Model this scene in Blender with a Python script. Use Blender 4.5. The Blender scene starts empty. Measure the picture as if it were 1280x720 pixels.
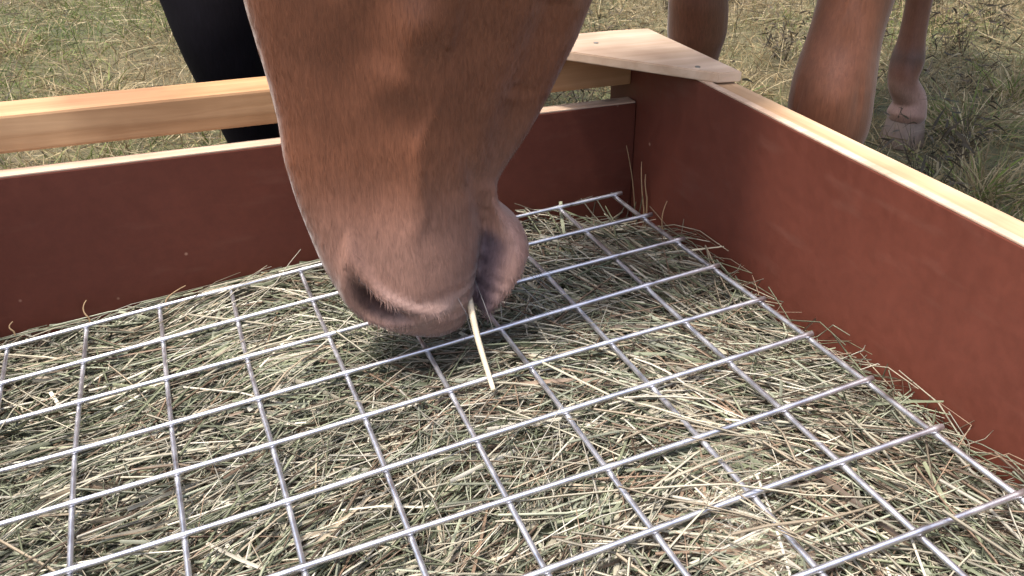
import bpy, bmesh, math, random
import numpy as np
from mathutils import Vector, Matrix
R_ = math.radians
rng = np.random.default_rng(7)
random.seed(7)
scene = bpy.context.scene
col = scene.collection

# ------------------------------------------------------------------ camera
F_PX = 1207.0
CAM = np.array([-0.184, -0.651, 0.457])
_f = np.array([0.306, 0.829, -0.468]); _f /= np.linalg.norm(_f)
_r = np.array([0.937, -0.348, -0.003]); _r -= _f * (_r @ _f); _r /= np.linalg.norm(_r)
_d = np.cross(_f, _r)
cam_d = bpy.data.cameras.new('camera')
cam_d.sensor_width = 36.0
cam_d.lens = 36.0 * F_PX / 1280.0
cam_d.clip_start = 0.02
cam_d.clip_end = 1000.0
cam = bpy.data.objects.new('camera', cam_d)
M = Matrix(((_r[0], -_d[0], -_f[0], CAM[0]), (_r[1], -_d[1], -_f[1], CAM[1]),
            (_r[2], -_d[2], -_f[2], CAM[2]), (0, 0, 0, 1)))
cam.matrix_world = M
col.objects.link(cam)
scene.camera = cam

# ------------------------------------------------------------------ sky, sun, exposure
SUN_AZ = math.atan2(-0.28, -0.06)      # from +Y towards +X
SUN_EL = R_(70)
world = bpy.data.worlds.new('World')
scene.world = world
world.use_nodes = True
wn = world.node_tree
bg = wn.nodes['Background']
sky = wn.nodes.new('ShaderNodeTexSky')
sky.sky_type = 'NISHITA'
sky.sun_disc = False
sky.sun_elevation = SUN_EL
sky.sun_rotation = SUN_AZ
sky.air_density = 1.2
sky.dust_density = 5.0
wn.links.new(sky.outputs[0], bg.inputs[0])
bg.inputs[1].default_value = 0.15
sun_d = bpy.data.lights.new('sun', 'SUN')
sun_d.energy = 2.3
sun_d.angle = R_(8.0)
sun_d.color = (1.0, 0.96, 0.90)
sun = bpy.data.objects.new('sun', sun_d)
sv = Vector((math.sin(SUN_AZ) * math.cos(SUN_EL), math.cos(SUN_AZ) * math.cos(SUN_EL), math.sin(SUN_EL)))
sun.rotation_euler = sv.to_track_quat('Z', 'Y').to_euler()
sun.location = sv * 10
col.objects.link(sun)
scene.view_settings.view_transform = 'Standard'
scene.view_settings.look = 'None'
scene.view_settings.gamma = 1.0
scene.view_settings.use_curve_mapping = False
scene.view_settings.exposure = 1.2

# ------------------------------------------------------------------ geometry from pixels
def ray(u, v):
    return _r * (u - 640) / F_PX + _d * (v - 360) / F_PX + _f
def on_plane(u, v, ax, val):
    r = ray(u, v)
    return CAM + r * ((val - CAM[ax]) / r[ax])

GROUND = -0.30
CELL = 0.075
GRID = np.array([[0.995, 0.003, -0.099], [0.0, 1.0, 0.03], [0.099, -0.03, 0.995]])   # mesh plane in the box frame
def gz(x, y):
    return 0.0995 * x - 0.0303 * y

# ------------------------------------------------------------------ helpers
def tag(o, label=None, cat=None, group=None, kind=None):
    if label: o['label'] = label
    if cat: o['category'] = cat
    if group: o['group'] = group
    if kind: o['kind'] = kind
    return o
def empty(name, loc=(0, 0, 0)):
    o = bpy.data.objects.new(name, None)
    o.location = loc
    o.empty_display_size = 0.05
    col.objects.link(o)
    return o
def link(name, me, mat=None, parent=None, smooth=False):
    if mat is not None: me.materials.append(mat)
    o = bpy.data.objects.new(name, me)
    col.objects.link(o)
    if parent is not None:
        o.parent = parent
        o.matrix_parent_inverse = Matrix.Translation(parent.location).inverted()
    if smooth:
        me.polygons.foreach_set('use_smooth', np.ones(len(me.polygons), dtype=bool))
    return o
def mesh_np(name, V, Fq, colors=None):
    """V (n,3), Fq (m,4) quads -> mesh, optional per-vertex colours"""
    me = bpy.data.meshes.new(name)
    V = np.asarray(V, np.float32); Fq = np.asarray(Fq, np.int32)
    k = Fq.shape[1]
    me.vertices.add(len(V)); me.vertices.foreach_set('co', V.ravel())
    me.loops.add(Fq.size); me.loops.foreach_set('vertex_index', Fq.ravel())
    me.polygons.add(len(Fq)); me.polygons.foreach_set('loop_start', np.arange(0, Fq.size, k, dtype=np.int32))
    me.update(calc_edges=True)
    me.validate()
    if colors is not None:
        a = me.color_attributes.new('tint', 'FLOAT_COLOR', 'POINT')
        c = np.ones((len(V), 4), np.float32); c[:, :3] = colors
        a.data.foreach_set('color', c.ravel())
    return me
def board(name, lo, hi, mat, parent, bevel=0.0015, jitter=0.0):
    bm = bmesh.new()
    bmesh.ops.create_cube(bm, size=1.0)
    lo = Vector(lo); hi = Vector(hi)
    for v in bm.verts:
        v.co = Vector([(lo[i] + hi[i]) / 2 + v.co[i] * (hi[i] - lo[i]) for i in range(3)])
        if jitter:
            v.co += Vector([random.uniform(-jitter, jitter) for _ in range(3)])
    bmesh.ops.bevel(bm, geom=bm.edges[:], offset=bevel, segments=2, affect='EDGES', profile=0.6)
    me = bpy.data.meshes.new(name); bm.to_mesh(me); bm.free()
    return link(name, me, mat, parent)

# ------------------------------------------------------------------ materials
def mat_new(name):
    m = bpy.data.materials.new(name); m.use_nodes = True
    nt = m.node_tree
    return m, nt, nt.nodes['Principled BSDF']
def N(nt, t, **kw):
    n = nt.nodes.new(t)
    for k, v in kw.items():
        if k in n.inputs: n.inputs[k].default_value = v
        else: setattr(n, k, v)
    return n
def ramp(nt, stops):
    n = nt.nodes.new('ShaderNodeValToRGB')
    e = n.color_ramp.elements
    while len(e) < len(stops): e.new(0.5)
    for el, (p, c) in zip(e, stops):
        el.position = p; el.color = (*c, 1)
    return n
def mixc(nt, fac, a, b, mode='MIX'):
    n = nt.nodes.new('ShaderNodeMix'); n.data_type = 'RGBA'; n.blend_type = mode
    for sock, val in ((0, fac), (6, a), (7, b)):
        if isinstance(val, (int, float)): n.inputs[sock].default_value = val
        elif isinstance(val, tuple): n.inputs[sock].default_value = (*val, 1)
        else: nt.links.new(val, n.inputs[sock])
    return n.outputs[2]

def wood(name, axis, light, dark, rough=0.65):
    m, nt, b = mat_new(name)
    tc = N(nt, 'ShaderNodeTexCoord')
    mp = N(nt, 'ShaderNodeMapping')
    sc = [55, 55, 55]; sc[axis] = 2.2
    mp.inputs['Scale'].default_value = sc
    nt.links.new(tc.outputs['Object'], mp.inputs[0])
    n1 = N(nt, 'ShaderNodeTexNoise', Scale=1.0, Detail=6.0, Roughness=0.6, Distortion=0.6)
    nt.links.new(mp.outputs[0], n1.inputs['Vector'])
    n2 = N(nt, 'ShaderNodeTexNoise', Scale=9.0, Detail=3.0)
    nt.links.new(tc.outputs['Object'], n2.inputs['Vector'])
    r1 = ramp(nt, [(0.3, dark), (0.52, tuple(0.5 * (l + d) for l, d in zip(light, dark))), (0.68, light)])
    nt.links.new(n1.outputs[0], r1.inputs[0])
    r2 = ramp(nt, [(0.33, (0.58, 0.52, 0.47)), (0.60, (1, 1, 1))])
    nt.links.new(n2.outputs[0], r2.inputs[0])
    c = mixc(nt, 0.8, r1.outputs[0], r2.outputs[0], 'MULTIPLY')
    # small knots and nail stains
    vo = N(nt, 'ShaderNodeTexVoronoi', Scale=9.0)
    mp2 = N(nt, 'ShaderNodeMapping'); s2 = [1.6, 1.6, 1.6]; s2[axis] = 0.8; mp2.inputs['Scale'].default_value = s2
    nt.links.new(tc.outputs['Object'], mp2.inputs[0]); nt.links.new(mp2.outputs[0], vo.inputs['Vector'])
    r3 = ramp(nt, [(0.05, (1, 1, 1)), (0.11, (0, 0, 0))])
    nt.links.new(vo.outputs['Distance'], r3.inputs[0])
    c = mixc(nt, r3.outputs[0], c, tuple(0.35 * d for d in dark))
    nt.links.new(c, b.inputs['Base Color'])
    b.inputs['Roughness'].default_value = rough
    bp = N(nt, 'ShaderNodeBump', Strength=0.25, Distance=0.002)
    nt.links.new(n1.outputs[0], bp.inputs['Height']); nt.links.new(bp.outputs[0], b.inputs['Normal'])
    return m

M_PINE_X = wood('pine_x', 0, (0.60, 0.36, 0.19), (0.38, 0.19, 0.08))
M_PINE_Y = wood('pine_y', 1, (0.66, 0.46, 0.29), (0.46, 0.28, 0.15))
M_PLY_EDGE = wood('plywood_edge', 0, (0.72, 0.55, 0.42), (0.50, 0.34, 0.24))
M_BRACE = wood('raw_plywood', 0, (0.74, 0.56, 0.42), (0.58, 0.40, 0.27))

def film_ply():
    """film faced plywood: smooth dark red-brown film, scuffs, dust and a few chips"""
    m, nt, b = mat_new('film_plywood')
    tc = N(nt, 'ShaderNodeTexCoord')
    n1 = N(nt, 'ShaderNodeTexNoise', Scale=3.5, Detail=5.0, Roughness=0.6)
    n2 = N(nt, 'ShaderNodeTexNoise', Scale=90.0, Detail=4.0, Roughness=0.7)
    for n in (n1, n2): nt.links.new(tc.outputs['Object'], n.inputs['Vector'])
    r1 = ramp(nt, [(0.3, (0.098, 0.027, 0.017)), (0.7, (0.138, 0.038, 0.023))])
    nt.links.new(n1.outputs[0], r1.inputs[0])
    r2 = ramp(nt, [(0.35, (0.82, 0.82, 0.82)), (0.65, (1.1, 1.1, 1.1))])
    nt.links.new(n2.outputs[0], r2.inputs[0])
    c = mixc(nt, 0.6, r1.outputs[0], r2.outputs[0], 'MULTIPLY')
    # pale chips
    vo = N(nt, 'ShaderNodeTexVoronoi', Scale=16.0)
    nt.links.new(tc.outputs['Object'], vo.inputs['Vector'])
    r3 = ramp(nt, [(0.015, (0.8, 0.8, 0.8)), (0.04, (0, 0, 0))])
    nt.links.new(vo.outputs['Distance'], r3.inputs[0])
    c = mixc(nt, r3.outputs[0], c, (0.42, 0.25, 0.18))
    # fine vertical scratches and dust streaks
    mp = N(nt, 'ShaderNodeMapping'); mp.inputs['Scale'].default_value = (14, 14, 60); mp.inputs['Rotation'].default_value = (0.25, 0.2, 0.1)
    nt.links.new(tc.outputs['Object'], mp.inputs[0])
    n4 = N(nt, 'ShaderNodeTexNoise', Scale=1.0, Detail=3.0)
    nt.links.new(mp.outputs[0], n4.inputs['Vector'])
    r4 = ramp(nt, [(0.58, (0, 0, 0)), (0.85, (0.12, 0.12, 0.12))])
    nt.links.new(n4.outputs[0], r4.inputs[0])
    c = mixc(nt, r4.outputs[0], c, (0.28, 0.17, 0.13))
    nt.links.new(c, b.inputs['Base Color'])
    b.inputs['Specular IOR Level'].default_value = 0.28
    rr = ramp(nt, [(0.3, (0.48, 0.48, 0.48)), (0.7, (0.64, 0.64, 0.64))])
    nt.links.new(n2.outputs[0], rr.inputs[0]); nt.links.new(rr.outputs[0], b.inputs['Roughness'])
    bp = N(nt, 'ShaderNodeBump', Strength=0.08, Distance=0.001)
    nt.links.new(n2.outputs[0], bp.inputs['Height']); nt.links.new(bp.outputs[0], b.inputs['Normal'])
    return m
M_FILM = film_ply()

def galvanised():
    m, nt, b = mat_new('galvanised_wire')
    tc = N(nt, 'ShaderNodeTexCoord')
    n1 = N(nt, 'ShaderNodeTexNoise', Scale=60.0, Detail=4.0)
    nt.links.new(tc.outputs['Object'], n1.inputs['Vector'])
    r = ramp(nt, [(0.25, (0.40, 0.37, 0.36)), (0.38, (0.62, 0.62, 0.66)), (0.7, (0.80, 0.80, 0.83))])
    nt.links.new(n1.outputs[0], r.inputs[0]); nt.links.new(r.outputs[0], b.inputs['Base Color'])
    b.inputs['Metallic'].default_value = 0.92
    r2 = ramp(nt, [(0.3, (0.28, 0.28, 0.28)), (0.7, (0.46, 0.46, 0.46))])
    nt.links.new(n1.outputs[0], r2.inputs[0]); nt.links.new(r2.outputs[0], b.inputs['Roughness'])
    return m
M_WIRE = galvanised()

def tinted(name, rough=0.7, trans=0.0, spec=0.3, noise=0.25, scale=40.0):
    m, nt, b = mat_new(name)
    at = N(nt, 'ShaderNodeAttribute', attribute_name='tint')
    tc = N(nt, 'ShaderNodeTexCoord')
    n1 = N(nt, 'ShaderNodeTexNoise', Scale=scale, Detail=2.0)
    nt.links.new(tc.outputs['Object'], n1.inputs['Vector'])
    r = ramp(nt, [(0.3, (1 - noise,) * 3), (0.7, (1 + noise * 0.4,) * 3)])
    nt.links.new(n1.outputs[0], r.inputs[0])
    c = mixc(nt, 1.0, at.outputs['Color'], r.outputs[0], 'MULTIPLY')
    nt.links.new(c, b.inputs['Base Color'])
    b.inputs['Roughness'].default_value = rough
    b.inputs['Specular IOR Level'].default_value = spec
    if trans:
        tr = N(nt, 'ShaderNodeBsdfTranslucent'); nt.links.new(c, tr.inputs[0])
        mx = N(nt, 'ShaderNodeMixShader'); mx.inputs[0].default_value = trans
        out = nt.nodes['Material Output']
        nt.links.new(b.outputs[0], mx.inputs[1]); nt.links.new(tr.outputs[0], mx.inputs[2])
        nt.links.new(mx.outputs[0], out.inputs['Surface'])
    return m
M_HAY = tinted('hay_stalk', 0.55, 0.12, 0.4)
M_GRASS = tinted('meadow_grass', 0.6, 0.25, 0.25)
M_HAIR = tinted('horse_hair', 0.45, 0.0, 0.4)

def hay_bed_mat():
    m, nt, b = mat_new('hay_bed')
    tc = N(nt, 'ShaderNodeTexCoord')
    n1 = N(nt, 'ShaderNodeTexNoise', Scale=70.0, Detail=5.0, Roughness=0.7)
    nt.links.new(tc.outputs['Object'], n1.inputs['Vector'])
    r = ramp(nt, [(0.3, (0.07, 0.055, 0.03)), (0.55, (0.16, 0.13, 0.07)), (0.75, (0.26, 0.22, 0.12))])
    nt.links.new(n1.outputs[0], r.inputs[0]); nt.links.new(r.outputs[0], b.inputs['Base Color'])
    b.inputs['Roughness'].default_value = 0.9
    return m
M_BED = hay_bed_mat()

def ground_mat():
    m, nt, b = mat_new('meadow_soil')
    tc = N(nt, 'ShaderNodeTexCoord')
    n1 = N(nt, 'ShaderNodeTexNoise', Scale=1.3, Detail=6.0, Roughness=0.65)
    n2 = N(nt, 'ShaderNodeTexNoise', Scale=38.0, Detail=6.0, Roughness=0.75)
    for n in (n1, n2): nt.links.new(tc.outputs['Object'], n.inputs['Vector'])
    r1 = ramp(nt, [(0.35, (0.16, 0.125, 0.065)), (0.5, (0.13, 0.12, 0.05)), (0.65, (0.085, 0.095, 0.035))])
    nt.links.new(n1.outputs[0], r1.inputs[0])
    r2 = ramp(nt, [(0.3, (0.35, 0.35, 0.35)), (0.7, (1.3, 1.3, 1.3))])
    nt.links.new(n2.outputs[0], r2.inputs[0])
    c = mixc(nt, 1.0, r1.outputs[0], r2.outputs[0], 'MULTIPLY')
    nt.links.new(c, b.inputs['Base Color']); b.inputs['Roughness'].default_value = 0.95
    bp = N(nt, 'ShaderNodeBump', Strength=0.8, Distance=0.02)
    nt.links.new(n2.outputs[0], bp.inputs['Height']); nt.links.new(bp.outputs[0], b.inputs['Normal'])
    return m
M_GROUND = ground_mat()

def coat(name, rough=0.5, sheen=0.25, spec=0.35):
    m, nt, b = mat_new(name)
    at = N(nt, 'ShaderNodeAttribute', attribute_name='tint')
    tc = N(nt, 'ShaderNodeTexCoord')
    mp = N(nt, 'ShaderNodeMapping'); mp.inputs['Scale'].default_value = (420, 420, 60)
    nt.links.new(tc.outputs['Object'], mp.inputs[0])
    n1 = N(nt, 'ShaderNodeTexNoise', Scale=1.0, Detail=4.0, Roughness=0.65, Distortion=0.8)
    nt.links.new(mp.outputs[0], n1.inputs['Vector'])
    n2 = N(nt, 'ShaderNodeTexNoise', Scale=26.0, Detail=5.0, Roughness=0.6)
    nt.links.new(tc.outputs['Object'], n2.inputs['Vector'])
    r1 = ramp(nt, [(0.3, (0.74, 0.74, 0.74)), (0.7, (1.16, 1.16, 1.16))])
    nt.links.new(n1.outputs[0], r1.inputs[0])
    r2 = ramp(nt, [(0.3, (0.86, 0.83, 0.80)), (0.7, (1.08, 1.08, 1.08))])
    nt.links.new(n2.outputs[0], r2.inputs[0])
    c = mixc(nt, 1.0, at.outputs['Color'], r1.outputs[0], 'MULTIPLY')
    c = mixc(nt, 1.0, c, r2.outputs[0], 'MULTIPLY')
    nt.links.new(c, b.inputs['Base Color'])
    b.inputs['Roughness'].default_value = rough
    b.inputs['Specular IOR Level'].default_value = spec
    b.inputs['Sheen Weight'].default_value = sheen
    b.inputs['Sheen Roughness'].default_value = 0.4
    bp = N(nt, 'ShaderNodeBump', Strength=0.35, Distance=0.0012)
    nt.links.new(n1.outputs[0], bp.inputs['Height']); nt.links.new(bp.outputs[0], b.inputs['Normal'])
    return m
M_COAT = coat('chestnut_coat')
M_BLACK = coat('black_coat', 0.85, 0.0, 0.08)

def simple(name, c, rough=0.5, metal=0.0, var=0.3, scale=25.0):
    m, nt, b = mat_new(name)
    tc = N(nt, 'ShaderNodeTexCoord')
    n1 = N(nt, 'ShaderNodeTexNoise', Scale=scale, Detail=4.0)
    nt.links.new(tc.outputs['Object'], n1.inputs['Vector'])
    r = ramp(nt, [(0.3, tuple(v * (1 - var) for v in c)), (0.7, tuple(min(1, v * (1 + var)) for v in c))])
    nt.links.new(n1.outputs[0], r.inputs[0]); nt.links.new(r.outputs[0], b.inputs['Base Color'])
    b.inputs['Roughness'].default_value = rough; b.inputs['Metallic'].default_value = metal
    return m
M_HOOF = simple('hoof_horn', (0.16, 0.12, 0.09), 0.45)
M_HOOF_PALE = simple('pale_hoof_horn', (0.20, 0.135, 0.10), 0.6)
M_HOOF_DARK = simple('dark_hoof_horn', (0.02, 0.018, 0.018), 0.45)
M_EYE = simple('horse_eye', (0.012, 0.008, 0.006), 0.05)
M_SCREW = simple('screw_steel', (0.32, 0.28, 0.22), 0.45, 0.7)

# ------------------------------------------------------------------ ground and meadow grass
def vnoise(x, y, f, seed):
    """cheap smooth value noise for numpy arrays"""
    r = np.random.default_rng(seed).random((64, 64))
    gx, gy = x * f, y * f
    ix, iy = np.floor(gx).astype(int), np.floor(gy).astype(int)
    fx, fy = gx - ix, gy - iy
    fx, fy = fx * fx * (3 - 2 * fx), fy * fy * (3 - 2 * fy)
    a = r[ix % 64, iy % 64]; b = r[(ix + 1) % 64, iy % 64]; c = r[ix % 64, (iy + 1) % 64]; d = r[(ix + 1) % 64, (iy + 1) % 64]
    return (a * (1 - fx) + b * fx) * (1 - fy) + (c * (1 - fx) + d * fx) * fy
def gh(x, y):
    """ground height"""
    x = np.asarray(x, float); y = np.asarray(y, float)
    far = np.clip((np.hypot(x, y) - 1.2) / 2.0, 0, 1)
    return GROUND + (vnoise(x, y, 1.9, 3) - 0.5) * 0.03 * far + (vnoise(x, y, 0.25, 4) - 0.5) * 0.25 * np.clip((np.hypot(x, y) - 6) / 10, 0, 1)

def make_ground():
    r = np.concatenate([[0.0], np.geomspace(0.3, 400, 90)])
    n = 96
    th = np.linspace(0, 2 * np.pi, n, endpoint=False)
    X = (r[:, None] * np.cos(th)).ravel(); Y = (r[:, None] * np.sin(th)).ravel()
    V = np.stack([X, Y, gh(X, Y)], 1)
    i, j = np.meshgrid(np.arange(len(r) - 1), np.arange(n), indexing='ij')
    a = (i * n + j).ravel(); b = (i * n + (j + 1) % n).ravel()
    Fq = np.stack([a, a + n, b + n, b], 1)
    o = link('ground', mesh_np('ground', V, Fq), M_GROUND, None, True)
    tag(o, kind='structure')
make_ground()

def ribbons(base, dirv, length, width, bend, droop, colors, seg=4, side=None):
    """curved flat blades; base (n,3), dirv initial direction (n,3), bend sideways vector (n,3)"""
    n = len(base)
    if side is None:
        side = np.cross(dirv, rng.normal(size=(n, 3)))
    side = side / (np.linalg.norm(side, axis=1, keepdims=True) + 1e-9)
    Vs = []
    for k in range(seg + 1):
        t = k / seg
        p = base + dirv * (length * t)[:, None] + bend * (t * t * length)[:, None]
        p[:, 2] -= droop * length * t * t
        w = width * (1.0 - 0.85 * t ** 1.5) * (0.6 + 0.4 * min(1, t * 4))
        Vs += [p - side * w[:, None] * 0.5, p + side * w[:, None] * 0.5]
    V = np.stack(Vs, 1)                      # n, 2(seg+1), 3
    m = 2 * (seg + 1)
    off = (np.arange(n) * m)[:, None]
    Fs = [np.stack([2 * k + off[:, 0], 2 * k + 1 + off[:, 0], 2 * k + 3 + off[:, 0], 2 * k + 2 + off[:, 0]], 1) for k in range(seg)]
    C = np.repeat(colors[:, None, :], m, 1)
    return V.reshape(-1, 3), np.concatenate(Fs), C.reshape(-1, 3)

G_STRAW = np.array([[0.36, 0.28, 0.15], [0.44, 0.36, 0.22], [0.28, 0.21, 0.11], [0.20, 0.145, 0.075]])
G_GREEN = np.array([[0.12, 0.16, 0.035], [0.17, 0.20, 0.05], [0.20, 0.22, 0.075], [0.09, 0.13, 0.035]])
G_DARK = np.array([[0.08, 0.06, 0.04], [0.11, 0.085, 0.06], [0.06, 0.05, 0.035]])
def pick(pal, n): return pal[rng.integers(0, len(pal), n)] * rng.uniform(0.75, 1.25, (n, 1))
BOX_X0, BOX_X1, BOX_Y0, BOX_Y1 = -0.56, 0.34, -0.50, 0.34     # inner faces of the feeder

def scatter(n, rmin, rmax, a0, a1):
    r = np.sqrt(rng.uniform(rmin ** 2, rmax ** 2, n)); a = rng.uniform(a0, a1, n)
    # around the camera's foot, angle from +Y clockwise
    x = CAM[0] + r * np.sin(a); y = CAM[1] + r * np.cos(a)
    ok = ~((x > BOX_X0 - 0.06) & (x < BOX_X1 + 0.06) & (y > BOX_Y0 - 0.06) & (y < BOX_Y1 + 0.09))
    return x[ok], y[ok]

def make_grass():
    parts = []
    def add(x, y, kind):
        n = len(x)
        z = gh(x, y) - 0.004
        base = np.stack([x, y, z], 1)
        gmask = vnoise(x, y, 1.6, 11) * 0.55 + vnoise(x, y, 5.0, 12) * 0.45 + np.clip(-x * 0.10, -0.12, 0.12)
        az = rng.uniform(0, 2 * np.pi, n)
        if kind == 'blade':
            green = rng.random(n) < np.clip((gmask - 0.54) * 3.4 + 0.26 - 0.10 * np.clip(x, 0, 1.5), 0.04, 0.75)
            c = np.where(green[:, None], pick(G_GREEN, n), pick(G_STRAW, n))
            L = rng.uniform(0.03, 0.085, n) * (0.7 + 0.8 * vnoise(x, y, 3.0, 13)); W = rng.uniform(0.0016, 0.0036, n)
            lean = rng.uniform(0.15, 1.3, n)
            d = np.stack([np.cos(az) * lean, np.sin(az) * lean, np.ones(n)], 1)
            parts.append(ribbons(base, d / np.linalg.norm(d, axis=1, keepdims=True), L, W, rng.normal(0, 0.25, (n, 3)), rng.uniform(0.05, 0.6, n), c))
        elif kind == 'litter':
            c = np.where((rng.random(n) < 0.22)[:, None], pick(G_DARK, n), pick(G_STRAW, n))
            L = rng.uniform(0.04, 0.12, n); W = rng.uniform(0.0015, 0.0035, n)
            d = np.stack([np.cos(az), np.sin(az), rng.uniform(-0.05, 0.35, n)], 1)
            base[:, 2] += rng.uniform(0.004, 0.03, n)
            parts.append(ribbons(base, d, L, W, rng.normal(0, 0.2, (n, 3)), rng.uniform(0, 0.3, n), c, seg=3))
        elif kind == 'stem':
            c = np.where((rng.random(n) < 0.45)[:, None], pick(G_DARK, n) * 1.5, pick(G_STRAW, n))
            L = rng.uniform(0.10, 0.26, n); W = rng.uniform(0.0014, 0.0024, n)
            lean = rng.uniform(0.0, 0.6, n)
            d = np.stack([np.cos(az) * lean, np.sin(az) * lean, np.ones(n)], 1); d /= np.linalg.norm(d, axis=1, keepdims=True)
            bend = rng.normal(0, 0.15, (n, 3))
            parts.append(ribbons(base, d, L, W, bend, np.full(n, 0.1), c))
            # seed heads: short bristles along the upper stem
            for _ in range(7):
                t = rng.uniform(0.62, 1.0, n)
                p = base + d * (L * t)[:, None] + bend * (t * t * L)[:, None]
                p[:, 2] -= 0.1 * L * t * t
                dd = d * 0.8 + rng.normal(0, 0.6, (n, 3))
                parts.append(ribbons(p, dd, rng.uniform(0.008, 0.02, n), rng.uniform(0.002, 0.004, n), rng.normal(0, 0.2, (n, 3)), np.zeros(n), c * rng.uniform(0.6, 1.1, (n, 1)), seg=2))
    x, y = scatter(60000, 0.9, 4.6, -0.55, 1.35); add(x, y, 'blade')
    x, y = scatter(30000, 4.6, 9.0, -0.5, 1.3); add(x, y, 'blade')
    x, y = scatter(9000, 0.5, 3.0, 1.35, 2 * np.pi - 0.55); add(x, y, 'blade')
    x, y = scatter(30000, 0.9, 5.0, -0.55, 1.35); add(x, y, 'litter')
    # dried dark weeds: branching stems with small curled leaves
    wx, wy = scatter(150, 1.6, 6.0, 0.25, 1.15)
    for cx_, cy_ in list(zip(wx, wy)) + [(0.95, 1.45), (1.05, 1.6), (0.88, 1.3), (1.0, 1.25), (0.80, 1.15), (2.1, 1.6), (2.3, 1.7), (2.2, 1.4), (2.5, 1.9), (0.45, 1.9), (0.6, 2.2)]:
        n = 70
        a = rng.uniform(0, 2 * np.pi, n); hgt = rng.uniform(0.01, 0.15, n); rr = hgt * rng.uniform(0.1, 0.7, n)
        base = np.stack([cx_ + rr * np.cos(a), cy_ + rr * np.sin(a), gh(cx_, cy_) + hgt], 1)
        d = np.stack([np.cos(a), np.sin(a), rng.normal(0.2, 0.5, n)], 1)
        c = np.where((rng.random(n) < 0.7)[:, None], pick(G_DARK, n), pick(G_STRAW, n) * 0.7)
        parts.append(ribbons(base, d, rng.uniform(0.012, 0.035, n), rng.uniform(0.003, 0.008, n), rng.normal(0, 0.4, (n, 3)), rng.uniform(0, 0.6, n), c, seg=3))
        n = 14
        a = rng.uniform(0, 2 * np.pi, n); l = rng.uniform(0.1, 0.7, n)
        d = np.stack([np.cos(a) * l, np.sin(a) * l, np.ones(n)], 1)
        parts.append(ribbons(np.tile([[cx_, cy_, float(gh(cx_, cy_)) - 0.004]], (n, 1)), d, rng.uniform(0.06, 0.16, n), np.full(n, 0.0025), rng.normal(0, 0.15, (n, 3)), np.zeros(n), pick(G_DARK, n), seg=3))
    x, y = scatter(1700, 1.1, 6.0, -0.5, 1.3)
    keep = rng.random(len(x)) < 0.25 + 0.75 * (vnoise(x, y, 1.3, 21) > 0.5)
    add(x[keep], y[keep], 'stem')
    # tussocks of long arching blades
    for (tx, ty, cnt, ln) in [(1.60, 1.05, 260, 0.20), (1.33, 0.72, 220, 0.19), (1.75, 0.70, 240, 0.2), (1.95, 1.25, 160, 0.17), (1.2, 1.5, 120, 0.14),
                              (-0.35, 2.1, 160, 0.12), (-0.6, 2.7, 160, 0.12), (0.75, 1.0, 120, 0.12), (2.3, 1.9, 140, 0.15), (1.1, 0.55, 130, 0.15), (0.9, 2.3, 120, 0.12)]:
        n = cnt
        a = rng.uniform(0, 2 * np.pi, n); rr = rng.uniform(0, 0.10, n)
        x = tx + rr * np.cos(a); y = ty + rr * np.sin(a)
        base = np.stack([x, y, gh(x, y) - 0.004], 1)
        lean = rng.uniform(0.1, 1.0, n)
        a2 = a + rng.normal(0, 0.7, n)
        d = np.stack([np.cos(a2) * lean, np.sin(a2) * lean, np.ones(n)], 1); d /= np.linalg.norm(d, axis=1, keepdims=True)
        c = np.where((rng.random(n) < 0.35)[:, None], pick(G_GREEN, n) * 1.2, pick(G_STRAW, n) * 1.1)
        bend = np.stack([np.cos(a2), np.sin(a2), np.zeros(n)], 1) * rng.uniform(0.1, 0.6, (n, 1))
        parts.append(ribbons(base, d, rng.uniform(0.4, 1.0, n) * ln, rng.uniform(0.002, 0.0042, n), bend, rng.uniform(0.2, 0.75, n), c, seg=6))
    off = 0; Vs, Fs, Cs = [], [], []
    for V, F, C in parts:
        Vs.append(V); Fs.append(F + off); Cs.append(C); off += len(V)
    o = link('meadow_grass', mesh_np('meadow_grass', np.concatenate(Vs), np.concatenate(Fs), np.concatenate(Cs)), M_GRASS)
    tag(o, 'dry straw and green meadow grass growing around the wooden feeder', 'grass', kind='stuff')
make_grass()

# ------------------------------------------------------------------ the wooden feeder box
feeder = empty('hay_feeder', (-0.11, -0.08, GROUND))
tag(feeder, 'wooden hay feeder box of red-brown film plywood with bare pine rails', 'feeder')
TH = 0.021
ZB, ZR = 0.117, 0.178                       # top of back panel, top of side panels
def panel(name, lo, hi):
    """film faced sheet with its bare plywood edge on top"""
    lo = list(lo); hi = list(hi); top = hi[2]
    p = board(name, lo, (hi[0], hi[1], top - 0.0015), M_FILM, feeder, 0.001)
    e = board('plywood_edge', (lo[0] + 0.0006, lo[1] + 0.0006, top - 0.0013), (hi[0] - 0.0006, hi[1] - 0.0006, top + 0.0006), M_PLY_EDGE, None, 0.0005)
    e.parent = p
    return p
panel('back_panel', (BOX_X0, BOX_Y1, GROUND), (BOX_X1 - 0.001, BOX_Y1 + TH, ZB))
panel('side_panel', (BOX_X1, BOX_Y0 - 0.072, GROUND), (BOX_X1 + 0.009, BOX_Y1 + 0.072, ZR))
panel('side_panel', (BOX_X0 - 0.009, BOX_Y0 - 0.072, GROUND), (BOX_X0, BOX_Y1 + 0.072, ZR))
panel('front_panel', (BOX_X0 + 0.001, BOX_Y0 - TH, GROUND), (BOX_X1 - 0.001, BOX_Y0, ZB))
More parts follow.
